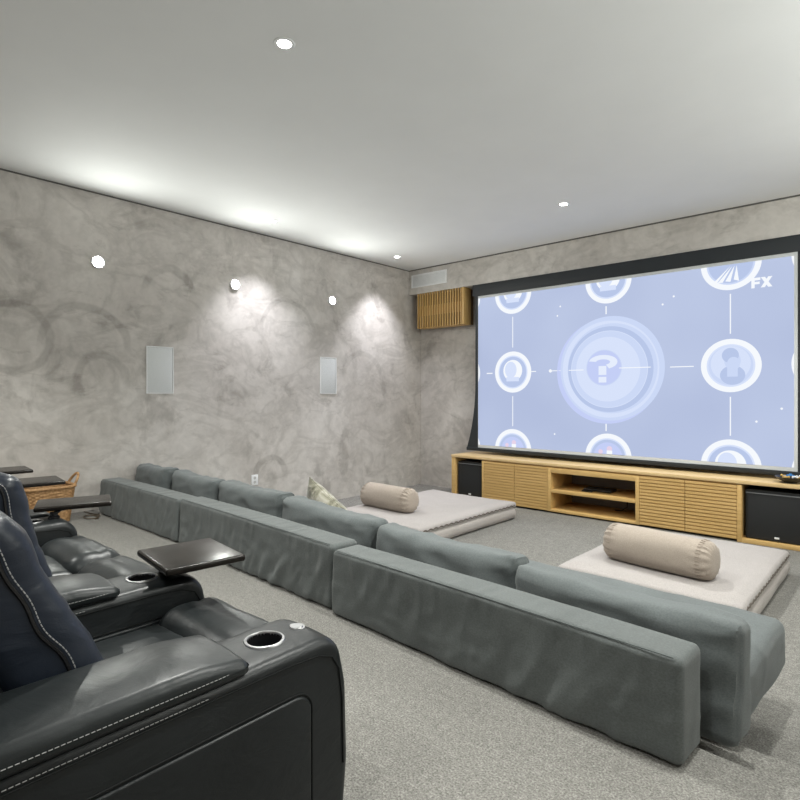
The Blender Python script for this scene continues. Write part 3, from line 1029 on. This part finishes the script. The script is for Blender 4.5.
# ------------------------------------------------------------------ floor mattresses and bolster rolls
def mattress(x0, x1, y0, y1, rz, label, seed):
    cx, cy = (x0 + x1) / 2, (y0 + y1) / 2
    w, d = x1 - x0, y1 - y0
    t = thing('floor_mattress', label, 'mattress', (cx, cy, ZL), 'beige floor mattresses')
    R = Matrix.Translation((cx, cy, ZL)) @ Matrix.Rotation(rz, 4, 'Z')
    obj('lower_mattress', rbox((w + .035, d + .01, .145), .06, .05, 4, nf=lambda p, n: .006 * noise.noise(Vector((p.x * 3 + seed, p.y * 3, p.z * 14))), mat=R @ T(0, 0, .0735)), mat_f2, t)
    def fn(p):
        u, v_ = p.x / (w / 2), p.y / (d / 2)
        e = max(abs(u), abs(v_))
        p.z -= .020 * smoothstep(.85, 1.0, e)
        p.z += .010 * noise.noise(Vector((p.x * 1.6 + seed, p.y * 1.6, 0)))
        sc = .007 * abs(math.sin(p.y * PI / .085)) if abs(u) > .96 else .007 * abs(math.sin(p.x * PI / .085)) * (abs(v_) > .97)
        p.x += math.copysign(sc, p.x) if abs(u) > .96 else 0
        return p
    obj('quilt_topper', rbox((w + .0, d + .03, .072), .032, .035, 4, fn, nf=lambda p, n: .004 * noise.noise(p * 5 + Vector((seed, 0, 0))), mat=R @ T(0, 0, .184)), mat_f, t)
    for sx in (-1, 1):
        b = bmesh.new()
        pts = []
        for k in range(121):
            yy = -d / 2 + .04 + (d - .08) * k / 120
            pts.append(R @ Vector((sx * (w / 2 + .004 + .004 * abs(math.sin(yy * PI / .085))), yy, .163 + .006 * math.sin(yy * 2 * PI / .085))))
        tube(pts, .0055, 6, bm=b, taper=lambda f: .55 + .75 * abs(math.sin(f * (d - .08) * PI / .085)))
        obj('edge_stitching', b, thread_d, t)
mattress(-4.73, -3.45, 4.13, 5.94, 0, 'beige two-layer floor mattress on the left, near the plaster wall', 1.3)
mattress(-1.93, -.70, 3.96, 5.63, -.015, 'beige two-layer floor mattress on the right, in front of the console', 6.1)

pleat_m = plain('taupe pleat', (.33, .275, .225), .9)
def roll(xc, yc, L, r, rz, label, seed):
    z0 = ZL + .217
    o_ = (xc, yc, z0)
    t = thing('bolster_roll', label, 'bolster pillow', o_, 'taupe bolster pillows')
    prof = []
    n = 40
    h = L / 2
    pts = [(-h - .012, 0), (-h - .012, r * .3), (-h - .009, r * .6), (-h + .004, r * .80), (-h + .022, r * .91), (-h + .05, r * .97)]
    for k in range(1, 24):
        pts.append((-h + .05 + (L - .10) * k / 24, r * (1.0 + .03 * math.sin(PI * k / 24))))
    pts += [(-x, q) for x, q in reversed(pts[:6])]
    bm = bmesh.new()
    rings = []
    M_ = Matrix.Translation((xc, yc, z0 + r)) @ Matrix.Rotation(rz, 4, 'Z')
    nn = 64
    for (x, q) in pts:
        if q == 0:
            rings.append([bm.verts.new(M_ @ Vector((x, 0, 0)))]); continue
        ring = []
        e = smoothstep(h - .13, h - .03, abs(x)) * (1 if abs(x) < h + .005 else .3)
        for k in range(nn):
            a = 2 * PI * k / nn
            rr = q + .006 * noise.noise(Vector((x * 4 + seed, math.cos(a) * 1.5, math.sin(a) * 1.5))) + .006 * e * math.sin(a * 18 + 2 * math.sin(a * 3))
            y, z = rr * math.cos(a), rr * math.sin(a)
            if z < -r * .9: z = -r * .9 - (abs(z) - r * .9) * .3
            ring.append(bm.verts.new(M_ @ Vector((x, y, z - .008))))
        rings.append(ring)
    for A, B in zip(rings, rings[1:]):
        for k in range(nn):
            k2 = (k + 1) % nn
            if len(A) == 1: bm.faces.new((A[0], B[k2], B[k]))
            elif len(B) == 1: bm.faces.new((A[k], A[k2], B[0]))
            else: bm.faces.new((A[k], A[k2], B[k2], B[k]))
    obj('roll_cover', bm, roll_f, t)
    for sx in (-1, 1):
        b = bmesh.new()
        for k in range(36):
            a = 2 * PI * k / 36
            p0 = M_ @ Vector((sx * (h - .075), (r + .003) * math.cos(a), (r + .003) * math.sin(a) - .008))
            p1 = M_ @ Vector((sx * (h - .045), (r + .000) * math.cos(a), (r + .000) * math.sin(a) - .008))
            if p0.z < z0 + .03: continue
            tube([p0, p1], .0025, 5, bm=b)
        obj('pleat', b, pleat_m, t)
roll(-4.26, 4.56, .72, .135, -.02, 'taupe bolster pillow roll lying on the left mattress', 2.0)
roll(-1.325, 4.33, .77, .140, -.15, 'taupe bolster pillow roll lying on the right mattress', 9.0)

# ------------------------------------------------------------------ recliners
AF = .975      # front of the arms
def arm_profile(front=AF):
    pts = [(-.30, .04, .05), (front + .005, .03, .04), (front + .022, .20, .4), (front + .016, .40, .3), (front - .015, .535, .075), (.60, .532, .4), (-.10, .530, .3), (-.34, .50, .10)]
    return dense(round_poly(pts, 8), .05)

def make_arm(t, x0, x1, cup=True, pad=True, panel_side=1, name='armrest'):
    xc = (x0 + x1) / 2
    a = obj(name, extrude_x(arm_profile(), x0, x1, .026, 5, bulge=.006, nx=6), leather, t)
    cy = .805
    if cup:
        boolean_cut(a, lathe([(0, .45), (.043, .45), (.043, .62), (0, .62)], 32, T(xc, cy, 0)))
        obj('cup_holder', lathe([(.042, .534), (.042, .540), (.044, .5425), (.049, .5418), (.052, .538), (.052, .533)], 40, T(xc, cy, 0)), chrome, a, label='chrome ring')
        obj('cup_liner', lathe([(.0, .455), (.036, .455), (.041, .466), (.042, .538)], 32, T(xc, cy, 0)), black_gloss, a)
    if pad:
        def fn(p):
            p.z += .010 * (1 - (p.x / .115) ** 2) * (p.z > 0) - .018 * smoothstep(.36, .50, p.y) * (p.z > 0)
            return p
        pd = obj('arm_pad', rbox((x1 - x0 + .016, .99, .052), .024, .045, 4, fn, nf=lambda p, n: .0025 * noise.noise(Vector((p.x * 9, p.y * 4, x0))), mat=T(xc, .698 - .495, .553)), leather_soft, a)
        for sx in (-1, 1):
            b = bmesh.new()
            X = xc + sx * ((x1 - x0 + .016) / 2 + .0008)
            stitches([(X, -.25, .552), (X, .62, .552), (X - sx * .004, .66, .552), (X - sx * .02, .685, .552)], b)
            obj('stitching', b, thread, pd)
    if panel_side:
        X = x1 if panel_side > 0 else x0
        sgn = panel_side
        pp = dense(round_poly([(-.26, .07, .04), (.865, .07, .04), (.865, .427, .045), (-.26, .427, .04)], 6), .05)
        xa, xb = (X - .006, X + .007) if sgn > 0 else (X - .007, X + .006)
        obj('side_panel', extrude_x(pp, xa, xb, .006, 3), leather, a)
        # groove cord around the panel
        po = dense(round_poly([(-.265, .065, .045), (.870, .065, .045), (.870, .432, .05), (-.265, .432, .045)], 6), .05)
        obj('welt', tube([(X + sgn * .0004, q.x, q.y) for q in po], .0025, 6, True), welt_m, a)
        # stitched seam below the top edge
        b = bmesh.new()
        path = [(X + sgn * .0012, y, z) for (y, z) in ((-.2, .503), (.3, .507), (.6, .508), (.80, .508), (.89, .503), (.935, .485), (.956, .45), (.968, .37), (.972, .2))]
        tube(path, .0020, 6, bm=b)
        obj('arm_seam', b, welt_m, a)
        obj('seam_stitching', stitches([(X + sgn * .002, y, z + .008) for (y, z) in ((-.2, .503), (.3, .507), (.60, .508))]), thread, a)
    return a

def make_button(a, x, y):
    return obj('control_button', lathe([(0, .543), (.016, .543), (.018, .540), (.0235, .540), (.025, .534)], 32, T(x, y, 0)), chrome, a, label='round silver button')

def make_seat(t, x0, x1, tilt, shift, first=False):
    xc = (x0 + x1) / 2
    w = x1 - x0 - .006
    # seat cushion
    def fs(p):
        u, v_ = p.x / (w / 2), p.y / .26
        if p.z > 0: p.z += .030 * (1 - u * u) * (1 - v_ ** 4)
        return p
    def nfs(p, n): return .006 * noise.noise(Vector((p.x * 7 + xc, p.y * 9, 3))) + .003 * noise.noise(p * 17)
    sc = obj('seat_cushion', rbox((w, .52, .20), .05, .04, 4, fs, nf=nfs, mat=T(xc, .57, .325)), leather_soft, t)
    b = stitches([(xc - w / 2 + .06, .36, .428 + .026), (xc - w / 2 + .06, .78, .428 + .006)])
    # footrest
    def ff(p):
        u, v_ = p.x / (w / 2), p.y / .125
        if p.z > 0:
            p.z += .022 * (1 - u ** 4) * (1 - v_ * v_) - .008 * math.exp(-(v_ - .15) ** 2 * 60)
        return p
    obj('footrest', rbox((w, .245, .36), .075, .026, 5, ff, nf=lambda p, n: .006 * noise.noise(Vector((p.x * 8 + xc * 3, p.y * 6, p.z * 6))), mat=T(xc, .895, .285)), leather_soft, t)
    # front strip under the footrest and body
    obj('body', rbox((w, 1.0, .25), .03, .2, 2, mat=T(xc, .40, .15)), leather, t)
    # backrest
    hb = .525
    def fb(p):
        u = p.x / (w / 2); k = (p.z + hb / 2) / hb
        if p.y > 0:
            lob = .024 * math.exp(-((k - .84) / .14) ** 2) + .020 * math.exp(-((k - .36) / .20) ** 2)
            p.y += lob * (1 - .5 * u * u)
        return p
    def nfb(p, n):
        cr = .005 * noise.noise(Vector((p.x * 3 + xc, p.y * 12, p.z * 30)))
        fr = smoothstep(.0, .05, p.y) if abs(n.x) > .6 else 1.0
        return cr * (.3 + .7 * fr) + .003 * noise.noise(p * 9)
    Mb = T(xc, .47 - .085 * math.cos(tilt) + shift, .55 - (.03 if tilt < .4 else 0), tilt) @ Matrix.Translation((0, -.008, .155 - .0325))
    bk = obj('backrest', rbox((w, .17, hb), .05, .025, 4, fb, nf=nfb, mat=Mb), leather_screen_tint, t)
    # shell behind it
    obj('back_shell', rbox((w - .004, .12, .54), .04, .06, 3, mat=Mb @ T(0, -.125, -.02)), leather, bk)
    for sx in (-1, 1):
        path, cord = [], []
        for k in range(40):
            f = k / 39
            z = -hb / 2 + .02 + f * (hb - .05)
            kk = (z + hb / 2) / hb
            lob = .4 * (.024 * math.exp(-((kk - .84) / .14) ** 2) + .012 * math.exp(-((kk - .30) / .20) ** 2))
            yv = .085 - .052 + .004 * math.sin(f * 21) + lob
            path.append(Mb @ Vector((sx * (w / 2 + .0048), yv, z)))
            cord.append(Mb @ Vector((sx * (w / 2 + .001), yv - .010, z)))
        path.append(Mb @ Vector((sx * (w / 2 - .012), .03, hb / 2 - .008)))
        obj('stitching', stitches(path, None, .0070, .0030, .0012), thread, bk)
        obj('piping', tube(cord, .0045, 6), black_gloss, bk)

def make_tray(t, cx, cy, w, d, rz, ax, ay):
    Rm = T(cx, cy, .592, 0, 0, rz)
    tr = obj('tray', rbox((w, d, .023), .009, .1, 3, mat=Rm), tray_m, t, label='swivelling dark wood tray')
    # rounded plan corners come from a slim bevelled lip below
    obj('tray_arm', tube([(ax, ay, .53), (ax, ay, .56), (ax + (cx - ax) * .3, ay + (cy - ay) * .3, .577), (cx, cy, .579)], .011, 10), black_gloss, tr)
    obj('pivot', lathe([(0, .533), (.026, .533), (.026, .548), (.018, .556), (.018, .572), (0, .572)], 24, T(ax, ay, 0)), black_gloss, tr)
    return tr

# single recliner at the near right end: both its arms, one seat
t = thing('recliner', 'black leather recliner nearest the camera, cup holder and silver button in its arm', 'recliner', (-1.525, .4, 0), 'black leather theatre recliners')
a1 = make_arm(t, -1.28, -1.07, panel_side=1)
make_button(a1, -1.178, .905)
make_seat(t, -1.77, -1.28, math.radians(27), 0.0)
make_arm(t, -1.98, -1.77, panel_side=1)
make_tray(t, -1.825, .950, .305, .265, math.radians(-7), -1.875, .89)

# loveseat: two seats and its far arm
t = thing('recliner', 'black leather recliner loveseat, second in the row from the camera', 'recliner', (-2.49, .4, 0), 'black leather theatre recliners')
make_seat(t, -2.485, -1.995, math.radians(15), .12)
make_seat(t, -2.982, -2.492, math.radians(15), .11)
make_arm(t, -3.195, -2.985, panel_side=1)
make_tray(t, -3.15, 1.01, .25, .335, math.radians(-19), -3.09, .90)

# far unit by the wall: two seats, three arms
t = thing('recliner', 'black leather double recliner farthest from the camera, mostly hidden, with two trays', 'recliner', (-4.1, .4, 0), 'black leather theatre recliners')
make_arm(t, -3.46, -3.25, panel_side=0)
make_seat(t, -3.965, -3.47, math.radians(18), .02)
make_arm(t, -4.185, -3.975, panel_side=0)
make_seat(t, -4.685, -4.195, math.radians(18), .02)
make_arm(t, -4.905, -4.695, panel_side=0)
make_tray(t, -4.085, 1.10, .315, .255, math.radians(-7), -4.08, .93)
make_tray(t, -4.83, 1.115, .315, .255, math.radians(-5), -4.80, .93)

# ------------------------------------------------------------------ wicker basket by the left wall
bx, by = -5.70, 1.60
t = thing('wicker_basket', 'honey coloured wicker basket against the left wall behind the recliner trays', 'basket', (bx, by, 0))
b = bmesh.new()
HX, HY, HB = .18, .205, .32
def ring_pts(z, n=96, off=0.0):
    f = .80 + .20 * z / HB
    out = []
    for k in range(n):
        a = 2 * PI * k / n
        c, s = math.cos(a), math.sin(a)
        e = .45
        out.append(Vector((bx + (HX * f + off) * math.copysign(abs(c) ** e, c), by + (HY * f + off) * math.copysign(abs(s) ** e, s), z)))
    return out
rows = 22
rings = []
for i in range(rows * 2 + 1):
    z = .004 + (HB - .01) * i / (rows * 2)
    n = 96
    ring = []
    base = ring_pts(z, n)
    for k in range(n):
        ph = 1 if ((i // 2) + (k // 3)) % 2 else -1
        d = .005 * ph * (1 if i % 2 else .25)
        v_ = base[k]; rad = Vector((v_.x - bx, v_.y - by, 0)).normalized()
        ring.append(b.verts.new(v_ + rad * d))
    rings.append(ring)
for A, B in zip(rings, rings[1:]):
    for k in range(96):
        b.faces.new((A[k], A[(k + 1) % 96], B[(k + 1) % 96], B[k]))
b.faces.new(list(reversed(rings[0])))
obj('woven_body', b, wicker, t, angle=80)
obj('rim', tube(ring_pts(HB, 96), .014, 8, True), wicker, t)
for sy in (-1, 1):
    pts = []
    for k in range(15):
        a = PI * k / 14
        pts.append((bx + .085 * math.cos(a), by + sy * (HY - .005 + .055 * math.sin(a)), HB - .005 + .10 * math.sin(a)))
    obj('handle', tube(pts, .012, 8), wicker, t)

pts = []
for k in range(40):
    a = 2 * PI * k / 36
    pts.append((-5.58 + .10 * math.cos(a) * (1 - .003 * k), 1.93 + .055 * math.sin(a), .006 + .0002 * k))
pts += [(-5.62, 2.02, .006), (-5.74, 2.0, .006), (-5.90, 1.98, .006)]
tag(obj('cable', tube(pts, .005, 6), plain('brown cable', (.10, .075, .05), .5), loc=(-5.6, 1.93, 0)), 'thin coiled cable on the carpet beside the end of the sofa', 'cable')

# ------------------------------------------------------------------ camera and view
cam = bpy.data.cameras.new('camera')
co_ = bpy.data.objects.new('camera', cam); link(co_)
cam.sensor_width = 36; cam.lens = 36 * 557 / 800
cam.shift_y = -6 / 800
cam.clip_start = .02
co_.location = (0, 0, 1.15)
co_.rotation_euler = (PI / 2, 0, math.radians(41.9))
SC.camera = co_

w = bpy.data.worlds.new('world'); SC.world = w
w.use_nodes = True
w.node_tree.nodes['Background'].inputs[0].default_value = (.9, .92, .95, 1)
w.node_tree.nodes['Background'].inputs[1].default_value = .0
SC.view_settings.view_transform = 'Standard'
SC.view_settings.look = 'None'
SC.view_settings.gamma = 1
SC.view_settings.use_curve_mapping = False
SC.view_settings.exposure = 0.42
